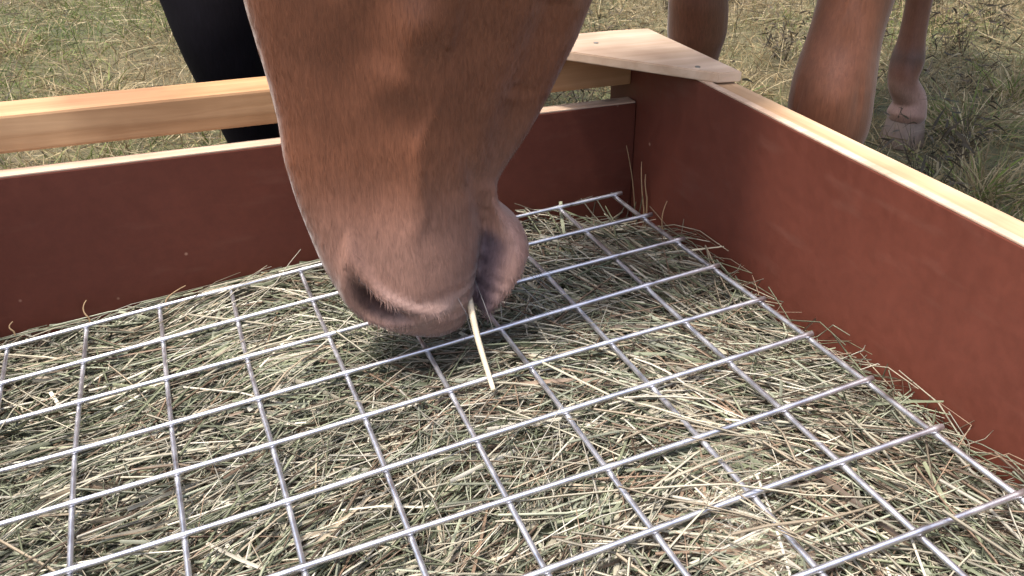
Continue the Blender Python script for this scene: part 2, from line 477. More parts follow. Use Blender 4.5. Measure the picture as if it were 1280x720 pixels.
for x0, x1 in ((BOX_X1 + 0.0095, BOX_X1 + 0.035), (BOX_X0 - 0.035, BOX_X0 - 0.0095)):
    board('top_batten', (x0, BOX_Y0 - 0.055, ZR - 0.045), (x1, BOX_Y1 + 0.052, ZR - 0.0015), M_PINE_Y, feeder, 0.002, 0.0008)
    for y0 in (BOX_Y0 - 0.05, BOX_Y1 + 0.01):
        board('corner_post', (x0 + 0.001, y0, GROUND), (x1 - 0.001, y0 + 0.04, ZR - 0.046), M_PINE_Y, feeder, 0.002)
board('top_rail', (BOX_X0 + 0.001, BOX_Y1 + 0.017, 0.1330), (BOX_X1 - 0.001, BOX_Y1 + 0.070, 0.1715), M_PINE_X, feeder, 0.003, 0.001)
board('top_rail', (BOX_X0 + 0.001, BOX_Y0 - 0.070, 0.1330), (BOX_X1 - 0.001, BOX_Y0 - 0.017, 0.1715), M_PINE_X, feeder, 0.003, 0.001)
board('floor_board', (BOX_X0 + 0.001, BOX_Y0 + 0.001, GROUND + 0.005), (BOX_X1 - 0.001, BOX_Y1 - 0.001, GROUND + 0.017), M_PINE_X, feeder, 0.001)
def brace(pts, z0, z1):
    bm = bmesh.new()
    vs = [bm.verts.new((x, y, z0)) for x, y in pts]
    f = bm.faces.new(vs)
    if f.normal.z > 0: pass
    r = bmesh.ops.extrude_face_region(bm, geom=[f])
    for v in r['geom']:
        if isinstance(v, bmesh.types.BMVert): v.co.z = z1
    bmesh.ops.recalc_face_normals(bm, faces=bm.faces[:])
    bmesh.ops.bevel(bm, geom=bm.edges[:], offset=0.0012, segments=2, affect='EDGES')
    me = bpy.data.meshes.new('corner_brace'); bm.to_mesh(me); bm.free()
    return link('corner_brace', me, M_BRACE, feeder)
def screw(x, y, z, parent):
    bm = bmesh.new()
    bmesh.ops.create_cone(bm, cap_ends=True, segments=10, radius1=0.0032, radius2=0.0026, depth=0.0012)
    for v in bm.verts: v.co += Vector((x, y, z + 0.0004))
    me = bpy.data.meshes.new('screw'); bm.to_mesh(me); bm.free()
    o = link('screw', me, M_SCREW); o.parent = parent
    return o
p1 = on_plane(717, 77, 2, 0.1785); p2 = on_plane(897, 104, 2, 0.1785)
tl = (0.396 - p1[1]) / (p2[1] - p1[1])
far_l = (p1[0] + (p2[0] - p1[0]) * tl, 0.396)
b1 = brace([(p2[0], p2[1]), (0.377, p2[1] - 0.004), (0.377, 0.392), (0.330, 0.398), far_l], 0.1785, 0.1890)
for q in ((745, 54), (872, 84)):
    P = on_plane(*q, 2, 0.1890); screw(P[0], P[1], 0.1890, b1)
mx = BOX_X0 + BOX_X1
b2 = brace([(mx - p2[0], p2[1]), (mx - 0.377, p2[1] - 0.004), (mx - 0.377, 0.396), (mx - far_l[0], 0.396)], 0.1785, 0.1890)

# ------------------------------------------------------------------ welded wire mesh lying on the hay
def tube(path, rad, sides=8, cap=True):
    """path (n,3), rad scalar or (n,) -> V, F quads (caps as fan quads skipped when cap False)"""
    P = np.asarray(path, float); n = len(P)
    rad = np.full(n, rad) if np.isscalar(rad) else np.asarray(rad)
    T = np.gradient(P, axis=0); T /= np.linalg.norm(T, axis=1, keepdims=True)
    up = np.array([0, 0, 1.0]) if abs(T[0][2]) < 0.9 else np.array([1.0, 0, 0])
    A = np.cross(T, up); A /= np.linalg.norm(A, axis=1, keepdims=True)
    Bv = np.cross(A, T)
    th = np.linspace(0, 2 * np.pi, sides, endpoint=False)
    V = P[:, None] + (A[:, None] * np.cos(th)[None, :, None] + Bv[:, None] * np.sin(th)[None, :, None]) * rad[:, None, None]
    V = V.reshape(-1, 3)
    i, j = np.meshgrid(np.arange(n - 1), np.arange(sides), indexing='ij')
    a = (i * sides + j).ravel(); b = (i * sides + (j + 1) % sides).ravel()
    Fq = np.stack([a, b, b + sides, a + sides], 1)
    if cap:
        V = np.concatenate([V, P[:1], P[-1:]]); c0, c1 = len(V) - 2, len(V) - 1
        k = np.arange(0, sides, 2)
        Fq = np.concatenate([Fq, np.stack([np.full(len(k), c0), (k + 2) % sides, k + 1, k], 1),
                             np.stack([np.full(len(k), c1), k + (n - 1) * sides, k + 1 + (n - 1) * sides, (k + 2) % sides + (n - 1) * sides], 1)])
    return V, Fq

WR = 0.0023
grid = empty('wire_grid', (0.0, -0.1, 0.0))
tag(grid, 'galvanised welded wire grid with square openings lying on the hay', 'wire grid')
def wire(p0, p1, lift, seed):
    r = np.random.default_rng(seed)
    t = np.linspace(0, 1, 110)[:, None]
    P = np.array(p0) * (1 - t) + np.array(p1) * t
    ph = r.uniform(0, 6.28, 4)
    P[:, 1] += 0.0020 * np.sin(5 * t[:, 0] + ph[0]) + 0.0008 * np.sin(13 * t[:, 0] + ph[1])
    P[:, 0] += 0.0020 * np.sin(5 * t[:, 0] + ph[2]) + 0.0008 * np.sin(11 * t[:, 0] + ph[3])
    P[:, 2] += 0.0018 * np.sin(7 * P[:, 0] + 5 * P[:, 1])       # the whole mesh sags together
    along = P[:, 0] if abs(p1[0] - p0[0]) > 0.1 else P[:, 1]
    dist = np.abs((along / CELL + 0.5) % 1.0 - 0.5) * CELL
    rad = WR * (1 + 0.22 * np.exp(-(dist / 0.0035) ** 2))
    P = P @ GRID.T
    P[:, 2] += lift
    V, Fq = tube(P, rad, 8)
    link('wire', mesh_np('wire', V, Fq), M_WIRE, grid, True)
for j in range(11):
    y = (4 - j) * CELL
    wire((-7.35 * CELL, y, 0), (4 * CELL + 0.004 + random.uniform(0, 0.003), y, 0), WR * 0.9, 100 + j)
for i in range(12):
    x = (4 - i) * CELL
    wire((x, -6.1 * CELL, 0), (x, 4 * CELL + 0.008 + random.uniform(0, 0.004), 0), -WR * 0.9, 200 + i)

# ------------------------------------------------------------------ hay
def hay_drop(x, y):
    """how far the hay surface lies below the wire mesh"""
    d = 0.016 + 0.020 * (vnoise(x + 3, y + 3, 7.0, 31) - 0.35) * 1.5 + 0.012 * (vnoise(x + 3, y + 3, 17.0, 32) - 0.5)
    cx = np.clip((x - 0.10) / 0.2, 0, 1) * np.clip((y - 0.17) / 0.14, 0, 1)
    d = d + 0.050 * cx
    d = d + 0.018 * np.exp(-(((x - 0.03) / 0.08) ** 2 + ((y - 0.12) / 0.07) ** 2))
    d = d + 0.010 * np.clip((x - 0.25) / 0.08, 0, 1)
    return d
H_STRAW = np.array([[0.48, 0.44, 0.33], [0.40, 0.36, 0.27], [0.58, 0.54, 0.44], [0.34, 0.28, 0.20]])
H_GREEN = np.array([[0.21, 0.225, 0.14], [0.28, 0.295, 0.20], [0.15, 0.165, 0.10], [0.34, 0.355, 0.26]])
H_BROWN = np.array([[0.22, 0.15, 0.10], [0.27, 0.19, 0.13], [0.15, 0.11, 0.075]])

def strands(n, kind):
    x = rng.uniform(BOX_X0 + 0.02, BOX_X1 - 0.015, n); y = rng.uniform(BOX_Y0 + 0.02, BOX_Y1 - 0.012, n)
    # main lie of the hay: along the mesh rows on the left, swinging towards the columns on the right
    th0 = 0.25 + 1.15 * np.clip((x + 0.05) / 0.35, 0, 1) * -1.0 + 2.2 * (vnoise(x + 5, y + 5, 5.0, 41) - 0.5) + 1.0 * (vnoise(x + 5, y + 5, 11.0, 42) - 0.5)
    th = th0 + rng.normal(0, 0.5, n) + np.where(rng.random(n) < 0.15, rng.uniform(-1.5, 1.5, n), 0)
    seg = 7
    L = {'stalk': rng.uniform(0.10, 0.34, n), 'blade': rng.uniform(0.07, 0.24, n), 'over': rng.uniform(0.08, 0.28, n), 'long': rng.uniform(0.22, 0.46, n)}[kind]
    kap = rng.normal(0, {'stalk': 1.2, 'blade': 2.6, 'over': 2.2, 'long': 1.3}[kind], n)
    if kind == 'over':
        dz = rng.uniform(-0.012, 0.004, n)
    else:
        dz = -rng.exponential(0.015 if kind != 'long' else 0.005, n) + 0.004
    tilt = rng.normal(0, 0.10 if kind != 'over' else 0.07, n)
    arch = rng.normal(0, 0.7, n)
    t = np.linspace(-0.5, 0.5, seg + 1)[None, :]
    s = t * L[:, None]
    ang = th[:, None] + kap[:, None] * s
    ds = L[:, None] / seg
    px = np.cumsum(np.cos(ang) * ds, 1); py = np.cumsum(np.sin(ang) * ds, 1)
    px = x[:, None] + px - px.mean(1, keepdims=True); py = y[:, None] + py - py.mean(1, keepdims=True)
    lim = lambda v, lo, hi: np.clip(v, lo, hi)
    e = rng.uniform(0.002, 0.014, (n, 1))
    px = lim(px, BOX_X0 + e, BOX_X1 - e); py = lim(py, BOX_Y0 + e, BOX_Y1 - e)
    pz = gz(px, py) - hay_drop(px, py) + dz[:, None] + tilt[:, None] * s - arch[:, None] * s * s
    if kind == 'over':
        pz = pz + 0.010
        pz = np.minimum(pz, gz(px, py) + 0.012)
    else:
        pz = np.minimum(pz, gz(px, py) - 0.0045)
    P = np.stack([px, py, pz], 2)
    tone = vnoise(x + 7, y + 7, 6.0, 51)
    q = rng.random(n) + (tone - 0.5) * 0.5
    c = np.where((q < 0.48)[:, None], pick(H_GREEN, n), np.where((q < 0.84)[:, None], pick(H_STRAW, n), pick(H_BROWN, n)))
    c = c * np.where(rng.random(n) < 0.4, 0.55, 1.0)[:, None]
    if kind == 'over': c = pick(H_STRAW, n) * 0.9
    T = np.gradient(P, axis=1); T /= np.linalg.norm(T, axis=2, keepdims=True) + 1e-9
    up = np.array([0, 0, 1.0])
    A = np.cross(T, up); A /= np.linalg.norm(A, axis=2, keepdims=True) + 1e-9
    Bv = np.cross(A, T)
    roll = rng.uniform(0, 6.28, (n, 1, 1)) + (np.linspace(0, 1, seg + 1)[None, :, None] * rng.normal(0, 1.5, (n, 1, 1)) if kind == 'blade' else 0)
    A2 = A * np.cos(roll) + Bv * np.sin(roll); B2 = np.cross(A2, T)
    taper = 1.0 - 0.6 * np.linspace(0, 1, seg + 1) ** 2
    if kind == 'blade':
        w = rng.uniform(0.0008, 0.0021, n)[:, None] * taper
        V = np.stack([P - A2 * w[..., None], P + B2 * w[..., None] * 0.35, P + A2 * w[..., None]], 2)
        m = 3; pairs = [(0, 1), (1, 2)]
    else:
        w = rng.uniform(0.0006, 0.0014, n)[:, None] * taper
        V = np.stack([P + (A2 * math.cos(a) + B2 * math.sin(a)) * w[..., None] for a in (0, 2.094, 4.189)], 2)
        m = 3; pairs = [(0, 1), (1, 2), (2, 0)]
    nv = (seg + 1) * m
    off = np.arange(n)[:, None] * nv
    Fs = []
    for k in range(seg):
        for a, b in pairs:
            Fs.append(np.concatenate([off + k * m + a, off + k * m + b, off + (k + 1) * m + b, off + (k + 1) * m + a], 1))
    C = np.repeat(c[:, None], nv, 1).reshape(-1, 3)
    return V.reshape(-1, 3), np.concatenate(Fs), C

def make_hay():
    parts = [strands(12000, 'stalk'), strands(11000, 'blade'), strands(1800, 'long'), strands(800, 'over')]
    # stray stalks leaning up in the far corner and along the side panel
    for (q0, y0, q1, y1) in [((803, 300), 0.318, (783, 182), 0.325), ((812, 268), 0.295, (802, 202), 0.310), ((818, 250), 0.29, (820, 216), 0.30),
                             ((850, 296), 0.24, (841, 250), 0.245), ((948, 380), 0.125, (943, 350), 0.125), ((952, 372), 0.122, (968, 358), 0.12),
                             ((208, 381), 0.32, (232, 357), 0.33), ((20, 415), 0.33, (16, 402), 0.335), ((115, 400), 0.325, (108, 375), 0.336),
                             ((1090, 470), 0.015, (1104, 452), 0.01), ((330, 352), 0.325, (334, 340), 0.33)]:
        a = on_plane(*q0, 1, y0); b = on_plane(*q1, 1, y1)
        for v in (a, b): v[0] = min(v[0], BOX_X1 - 0.004)
        t = np.linspace(0, 1, 9)[:, None]
        P = a * (1 - t) + b * t + np.array([random.uniform(-.008, .008), 0, 0]) * (t * (1 - t) * 4)
        P[0, 2] -= 0.03
        P[:, 0] = np.minimum(P[:, 0], BOX_X1 - 0.003)
        V, Fq = tube(P, np.linspace(0.0011, 0.0005, 9), 4, False)
        parts.append((V, Fq, np.repeat(np.array([[0.40, 0.27, 0.15]]), len(V), 0)))
    off = 0; Vs, Fs, Cs = [], [], []
    for V, F, C in parts:
        Vs.append(V); Fs.append(F + off); Cs.append(C); off += len(V)
    hay = empty('hay', (-0.1, -0.08, GROUND + 0.02))
    tag(hay, 'loose pile of dry green and straw coloured hay filling the feeder box', 'hay', kind='stuff')
    o = link('hay_stalks', mesh_np('hay_stalks', np.concatenate(Vs), np.concatenate(Fs), np.concatenate(Cs)), M_HAY, hay)
    o['kind'] = 'stuff'
    nx, ny = 120, 110
    X, Y = np.meshgrid(np.linspace(BOX_X0 + 0.003, BOX_X1 - 0.003, nx), np.linspace(BOX_Y0 + 0.003, BOX_Y1 - 0.003, ny), indexing='ij')
    x, y = X.ravel(), Y.ravel()
    Z = gz(x, y) - hay_drop(x, y) - 0.026 + 0.008 * vnoise(x + 9, y + 9, 60, 61)
    V = np.stack([x, y, Z], 1)
    i, j = np.meshgrid(np.arange(nx - 1), np.arange(ny - 1), indexing='ij')
    a = (i * ny + j).ravel()
    Fq = np.stack([a, a + ny, a + ny + 1, a + 1], 1)
    o = link('hay_bed', mesh_np('hay_bed', V, Fq), M_BED, hay, True)
    o['kind'] = 'stuff'
make_hay()

# ------------------------------------------------------------------ horses
def cr(pts, k):
    """Catmull-Rom through rows of pts, k samples per span"""
    P = np.asarray(pts, float)
    Q = np.concatenate([[2 * P[0] - P[1]], P, [2 * P[-1] - P[-2]]])
    out = []
    for i in range(1, len(Q) - 2):
        for t in np.linspace(0, 1, k, endpoint=False):
            p0, p1, p2, p3 = Q[i - 1:i + 3]
            out.append(0.5 * (2 * p1 + (p2 - p0) * t + (2 * p0 - 5 * p1 + 4 * p2 - p3) * t * t + (3 * p1 - p0 - 3 * p2 + p3) * t ** 3))
    out.append(P[-1])
    return np.array(out)

class Shell:
    def __init__(self): self.V = []; self.F = []; self.n = 0
    def rings(self, rings):
        m = len(rings[0]); base = self.n
        for r in rings: self.V += [tuple(p) for p in r]; self.n += m
        for k in range(len(rings) - 1):
            for j in range(m):
                a = base + k * m + j; b = base + k * m + (j + 1) % m
                self.F.append((a, b, b + m, a + m))
        self.F.append(tuple(base + j for j in range(m))[::-1])
        self.F.append(tuple(base + (len(rings) - 1) * m + j for j in range(m)))
    def limb(self, pts, ref, k=5, m=20):
        """pts rows: x y z, radius along ref, radius across"""
        Q = cr(pts, k); P = Q[:, :3]
        T = np.gradient(P, axis=0); T /= np.linalg.norm(T, axis=1, keepdims=True)
        ref = np.asarray(ref, float)
        rings = []
        th = np.linspace(0, 2 * np.pi, m, endpoint=False)
        for p, t, q in zip(P, T, Q):
            a = ref - t * (ref @ t); a /= np.linalg.norm(a); b = np.cross(t, a)
            ra, rb = max(q[3], 0.003), max(q[4], 0.003)
            rings.append([p + a * (math.cos(x) * ra) + b * (math.sin(x) * rb) for x in th])
        # rounded ends
        def dome(p, t, ring, sgn):
            r = np.mean([np.linalg.norm(np.array(v) - p) for v in ring])
            return [[p + (np.array(v) - p) * math.cos(a) + t * sgn * r * 0.6 * math.sin(a) for v in ring] for a in (0.6, 1.1, 1.45)]
        rings = dome(P[0], T[0], rings[0], -1)[::-1] + rings + dome(P[-1], T[-1], rings[-1], 1)
        self.rings(rings)
    def build(self, voxel, smooth_iter):
        me = bpy.data.meshes.new('shell')
        me.from_pydata(self.V, [], self.F)
        bm = bmesh.new(); bm.from_mesh(me)
        bmesh.ops.recalc_face_normals(bm, faces=bm.faces[:]); bm.to_mesh(me); bm.free()
        o = bpy.data.objects.new('shell', me); col.objects.link(o)
        md = o.modifiers.new('r', 'REMESH'); md.mode = 'VOXEL'; md.voxel_size = voxel
        ms = o.modifiers.new('s', 'SMOOTH'); ms.factor = 0.5; ms.iterations = smooth_iter
        dg = bpy.context.evaluated_depsgraph_get(); dg.update()
        res = bpy.data.meshes.new_from_object(o.evaluated_get(dg))
        bpy.data.objects.remove(o)
        return res

def ss(x, a, b):
    t = np.clip((x - a) / (b - a), 0, 1); return t * t * (3 - 2 * t)

# heights of joints above the ground: (height, fore-aft radius, lateral radius)
def leg_pts(joints):
    return [list(j) for j in joints]

def hoof(parent, x, y, fwd, mat, r=0.060):
    """flared hoof wall with a flat sole, toe pointing along fwd"""
    f = np.array([fwd[0], fwd[1], 0.0]); f /= np.linalg.norm(f); l = np.array([-f[1], f[0], 0])
    g = float(gh(x, y))
    rings = []
    th = np.linspace(0, 2 * np.pi, 24, endpoint=False)
    for z, rr, sh in ((0.0, r, 0.012), (0.004, r * 1.02, 0.012), (0.035, r * 0.90, 0.002), (0.066, r * 0.78, -0.010), (0.074, r * 0.70, -0.012)):
        ring = []
        for a in th:
            c, s_ = math.cos(a), math.sin(a)
            k = 1.12 if c > 0 else 0.86
            ring.append(np.array([x, y, g + z]) + f * (c * rr * k + sh) + l * (s_ * rr * 0.94))
        rings.append(ring)
    S = Shell(); S.rings(rings)
    me = bpy.data.meshes.new('hoof'); me.from_pydata(S.V, [], S.F); me.update()
    return link('hoof', me, mat, parent, True)

def hair(parent, name, roots, dirs, length, color, width=0.004, drop=0.6):
    n = len(roots)
    V, Fq, C = ribbons(roots, dirs, length, np.full(n, width), rng.normal(0, 0.12, (n, 3)), np.full(n, drop), color, seg=7)
    return link(name, mesh_np(name, V, Fq, C), M_HAIR, parent)

def finish_body(me, parent, mat, sculpt, tint):
    n = len(me.vertices)
    co = np.empty(n * 3, np.float32); me.vertices.foreach_get('co', co); co = co.reshape(-1, 3).astype(float)
    no = np.empty(n * 3, np.float32); me.vertices.foreach_get('normal', no); no = no.reshape(-1, 3).astype(float)
    disp = sculpt(co, no)
    co2 = co + disp
    me.vertices.foreach_set('co', co2.astype(np.float32).ravel())
    c = np.ones((n, 4), np.float32); c[:, :3] = tint(co2, no)
    a = me.color_attributes.new('tint', 'FLOAT_COLOR', 'POINT'); a.data.foreach_set('color', c.ravel())
    me.update()
    me.materials.clear()
    return link('body', me, mat, parent, True)

def ring_head(o, ax_f, ax_u, ax_l, u, fr, bk, wf, wm, wb, m=36):
    """one slice of the head: from the face line fr to the jaw line bk (along -ax_f), half widths front, middle, back"""
    pts = []
    for th in np.linspace(0, 2 * np.pi, m, endpoint=False):
        t = (1 - math.cos(th)) / 2
        w = np.interp(t, [0, 0.18, 0.5, 0.85, 1], [wf * 0.9, wf, wm, wb, wb * 0.8]) * (abs(math.sin(th)) ** 0.62) * (1 if math.sin(th) >= 0 else -1)
        pts.append(o + ax_u * u + ax_f * (fr + (bk - fr) * t) + ax_l * w)
    return pts

# half widths of a horse's head against height over the lips (nose-down): front, middle, back
HW_Z = [0.000, 0.012, 0.03, 0.055, 0.09, 0.14, 0.20, 0.26, 0.32, 0.40, 0.46, 0.54, 0.60, 0.635]
HW_F = [0.022, 0.034, 0.045, 0.052, 0.043, 0.034, 0.034, 0.038, 0.046, 0.064, 0.080, 0.062, 0.042, 0.02]
HW_M = [0.026, 0.040, 0.048, 0.052, 0.050, 0.047, 0.049, 0.060, 0.074, 0.090, 0.092, 0.080, 0.055, 0.03]
HW_B = [0.022, 0.036, 0.042, 0.043, 0.042, 0.034, 0.033, 0.040, 0.056, 0.068, 0.066, 0.05, 0.04, 0.02]

YH = 0.098
def contour(pts):
    q = np.array([on_plane(*p, 1, YH) for p in pts])
    i = np.argsort(q[:, 2]); return q[i, 2], q[i, 0]
fz, fx = contour([(303, 0), (318, 50), (333, 100), (345, 150), (353, 200), (370, 250), (388, 295), (402, 330), (422, 365), (442, 386), (475, 402), (505, 411)])
mz, mxx = contour([(560, 408), (578, 398), (583, 380), (586, 355), (590, 330), (597, 295)])
cz, cx = contour([(600, 374), (622, 352), (647, 322), (656, 295), (645, 268), (617, 246)])
bz, bx = contour([(612, 240), (632, 200), (665, 150), (690, 100), (716, 50), (735, 0)])
LIP = fz[0]
print('lip z', LIP, 'mouth', list(zip(mz, mxx)), 'top', fz[-1], fx[-1], bz[-1], bx[-1])

def chestnut_horse():
    root = empty('chestnut_horse', (0.95, 0.78, GROUND))
    tag(root, 'chestnut horse with its muzzle lowered into the feeder, eating hay', 'horse')
    S = Shell()
    g = GROUND
    # --- head
    FZ = np.concatenate([fz - LIP, [0.40, 0.46, 0.52, 0.58, 0.625]]); FX = np.concatenate([fx, [fx[-1] - 0.004, fx[-1] + 0.006, fx[-1] + 0.025, fx[-1] + 0.06, fx[-1] + 0.10]])
    BZ = np.concatenate([mz - LIP, [bz[0] - LIP - 0.012], bz - LIP, [0.36, 0.42, 0.47, 0.54, 0.625]])
    BX = np.concatenate([mxx, [mxx[-1] + 0.004], bx, [bx[-1] + 0.022, bx[-1] + 0.026, bx[-1] + 0.006, bx[-1] - 0.05, bx[-1] - 0.11]])
    o = np.array([0.0, YH, LIP]); X = np.array([1.0, 0, 0]); U = np.array([0, 0, 1.0]); Lx = np.array([0, 1.0, 0])
    rings = []
    for u in np.concatenate([np.linspace(0.001, 0.03, 7), np.linspace(0.038, 0.625, 56)]):
        rings.append(ring_head(o, X, U, Lx, u, np.interp(u, FZ, FX), np.interp(u, BZ, BX), np.interp(u, HW_Z, HW_F), np.interp(u, HW_Z, HW_M), np.interp(u, HW_Z, HW_B)))
    S.rings(rings)
    # --- lower lip and chin, parted from the upper lip by the mouth
    rings = []
    for z in np.linspace(cz[0], cz[-1] + 0.02, 14):
        k = (z - cz[0]) / (cz[-1] - cz[0])
        back = np.interp(z, cz, cx); front = np.interp(z, mz, mxx) + 0.0052 - 0.003 * ss(k, 0.5, 1.0)
        if back < front + 0.004: back = front + 0.004
        w = 0.022 + 0.021 * math.sin(min(1, max(0, k * 0.8 + 0.15)) * math.pi) ** 0.7
        rings.append(ring_head(np.array([0, YH, 0]), X, U, Lx, z, front, back, w * 0.9, w, w * 0.85, 28))
    S.rings(rings)
    # --- neck, trunk
    fwd = np.array([-0.74, -0.67, 0.0]); left = np.array([0.67, -0.74, 0.0])
    G0 = np.array([0.52, 0.38, 0.0])
    def bp(f, l, h): return G0 + fwd * f + left * l + np.array([0, 0, g + h])
    neck = [[0.04, YH, LIP + 0.50, 0.10, 0.062], [0.15, 0.13, 0.60, 0.125, 0.075], [0.28, 0.19, 0.70, 0.155, 0.09], [0.44, 0.31, 0.80, 0.20, 0.115],
            [*bp(-0.12, 0, 1.20), 0.27, 0.16], [*bp(-0.35, 0, 1.20), 0.30, 0.20]]
    S.limb(neck, (0.3, 0.2, 1.0), 6, 28)
    trunk = [[*bp(0.20, 0, 1.06), 0.16, 0.15], [*bp(0.08, 0, 1.08), 0.27, 0.215], [*bp(-0.12, 0, 1.13), 0.34, 0.245], [*bp(-0.38, 0, 1.12), 0.355, 0.275],
             [*bp(-0.65, 0, 1.10), 0.345, 0.295], [*bp(-0.92, 0, 1.14), 0.315, 0.285], [*bp(-1.18, 0, 1.19), 0.30, 0.275], [*bp(-1.40, 0, 1.18), 0.26, 0.22], [*bp(-1.52, 0, 1.16), 0.18, 0.13]]
    S.limb(trunk, (0, 0, 1.0), 6, 32)
    # --- legs
    def L(rows):
        return [[p[0], p[1], g + p[2], p[3], p[4]] for p in rows]
    fl, fr_ = np.array([0.474, 0.150]), np.array([0.585, 0.612])
    kl, kr = np.array([0.480, 0.168]), np.array([0.560, 0.585])
    el, er = bp(0.06, 0.165, 0)[:2], bp(-0.03, -0.165, 0)[:2]
    for foot, knee, elb in ((fl, kl, el), (fr_, kr, er)):
        up = lambda t: knee * (1 - t) + elb * t
        dn = lambda t: knee * (1 - t) + foot * t
        rows = [(*up(1.15), 1.10, 0.15, 0.10), (*up(1.0), 0.93, 0.125, 0.085), (*up(0.72), 0.78, 0.083, 0.066), (*up(0.38), 0.63, 0.050, 0.044), (*up(0.12), 0.535, 0.039, 0.037),
                (*knee, 0.47, 0.043, 0.043), (*dn(0.10), 0.425, 0.043, 0.043), (*dn(0.2), 0.385, 0.036, 0.034), (*dn(0.45), 0.29, 0.032, 0.027), (*dn(0.7), 0.215, 0.034, 0.029),
                (*dn(0.85), 0.175, 0.040, 0.035), (*dn(0.96), 0.135, 0.034, 0.032), (*(foot + fwd[:2] * 0.012), 0.095, 0.038, 0.037), (*(foot + fwd[:2] * 0.016), 0.066, 0.045, 0.045)]
        S.limb(L(rows), fwd, 5, 20)
    hl = on_plane(1128, 174, 2, g)[:2]; hr = np.array([1.425, 1.325])
    for foot, sgn in ((hl, 1), (hr, -1)):
        hip = bp(-1.20, 0.14 * sgn, 0)[:2]
        hock = foot - fwd[:2] * 0.014 - left[:2] * 0.020 * (sgn > 0)
        st = bp(-1.00, 0.17 * sgn, 0)[:2]
        rows = [(*hip, 1.20, 0.22, 0.13), (*(hip * 0.5 + st * 0.5), 1.02, 0.20, 0.125), (*(st * 0.8 + hock * 0.2), 0.90, 0.15, 0.10), (*(st * 0.45 + hock * 0.55), 0.76, 0.088, 0.070),
                (*(st * 0.15 + hock * 0.85), 0.66, 0.060, 0.050), (*hock, 0.58, 0.058, 0.045), (*(hock + fwd[:2] * 0.012), 0.50, 0.050, 0.040), (*(hock + fwd[:2] * 0.016), 0.43, 0.038, 0.033),
                (*(hock + fwd[:2] * 0.022), 0.31, 0.034, 0.028), (*(hock + fwd[:2] * 0.026), 0.235, 0.036, 0.030), (*(hock + fwd[:2] * 0.030), 0.19, 0.043, 0.037), (*(hock + fwd[:2] * 0.05), 0.145, 0.035, 0.033),
                (*(foot + fwd[:2] * 0.016), 0.10, 0.039, 0.037), (*(foot + fwd[:2] * 0.02), 0.066, 0.046, 0.045)]
        S.limb(L(rows), fwd, 5, 20)
    # --- ears, dock of the tail
    for sgn in (-1, 1):
        b0 = np.array([0.035, YH + 0.045 * sgn, LIP + 0.59])
        S.limb([[*b0, 0.026, 0.022], [*(b0 + (0.03, 0.02 * sgn, 0.05)), 0.028, 0.018], [*(b0 + (0.06, 0.03 * sgn, 0.11)), 0.019, 0.012], [*(b0 + (0.075, 0.03 * sgn, 0.15)), 0.005, 0.005]], (1, 0, 0), 5, 14)
    S.limb([[*bp(-1.46, 0, 1.36), 0.05, 0.05], [*bp(-1.56, 0, 1.33), 0.04, 0.04], [*bp(-1.61, 0, 1.22), 0.03, 0.03], [*bp(-1.62, 0, 1.05), 0.015, 0.015]], (1, 0, 0.2), 5, 14)
    me = S.build(0.0036, 5)

    nos = on_plane(470, 388, 1, YH - 0.045)
    crest = [(on_plane(505, 95, 1, YH - 0.05)), (on_plane(530, 30, 1, YH - 0.06)), on_plane(560, -90, 1, YH - 0.08)]
    jaw = [on_plane(614, 232, 1, YH - 0.03), on_plane(652, 115, 1, YH - 0.035), on_plane(690, 0, 1, YH - 0.04)]
    def sculpt(co, no):
        d = np.zeros_like(co)
        x, y, z = co.T
        u = z - LIP
        headm = (u < 0.66) & (x < 0.30) & (np.abs(y - YH) < 0.15) & (z > -0.05)
        s = np.zeros(len(co))
        for sgn in (-1, 1):
            side = headm & ((y - YH) * sgn > 0.008)
            # nostril: slanted comma, opening with a raised rim
            dx, dz = x - nos[0], z - nos[2]
            ca, sa = math.cos(-0.72), math.sin(-0.72)
            p = (dx * ca + dz * sa) / 0.034; q = (-dx * sa + dz * ca - 0.25 * (dx * ca + dz * sa) ** 2 / 0.02) / 0.0115
            rr = np.sqrt(p * p + q * q)
            s -= side * 0.017 * (1 - ss(rr, 0.30, 1.0))
            s += side * 0.0055 * np.exp(-((rr - 1.25) / 0.32) ** 2) * (0.45 + 0.55 * (q > -0.2))
            # facial crest
            for a, b in zip(crest[:-1], crest[1:]):
                ax, az, bx_, bz_ = a[0], a[2], b[0], b[2]
                ll = (bx_ - ax) ** 2 + (bz_ - az) ** 2
                t = np.clip(((x - ax) * (bx_ - ax) + (z - az) * (bz_ - az)) / ll, 0, 1)
                dist = np.hypot(x - ax - t * (bx_ - ax), z - az - t * (bz_ - az))
                s += side * 0.0045 * np.exp(-(dist / 0.016) ** 2)
                s -= side * 0.0018 * np.exp(-((dist - 0.036) / 0.016) ** 2)
            # hollow between nasal bone and cheek, swelling over the upper lip
            s -= side * 0.005 * np.exp(-(((x - nos[0] - 0.015) / 0.03) ** 2 + ((u - 0.15) / 0.05) ** 2))
            s += side * 0.004 * np.exp(-(((x - nos[0] - 0.06) / 0.03) ** 2 + ((u - 0.055) / 0.035) ** 2))
            # muscle furrow from mouth corner upwards
            s -= side * 0.004 * np.exp(-((x - (mxx[-1] - 0.25 * (u - 0.10))) / 0.009) ** 2) * ss(u, 0.09, 0.12) * (1 - ss(u, 0.15, 0.21))
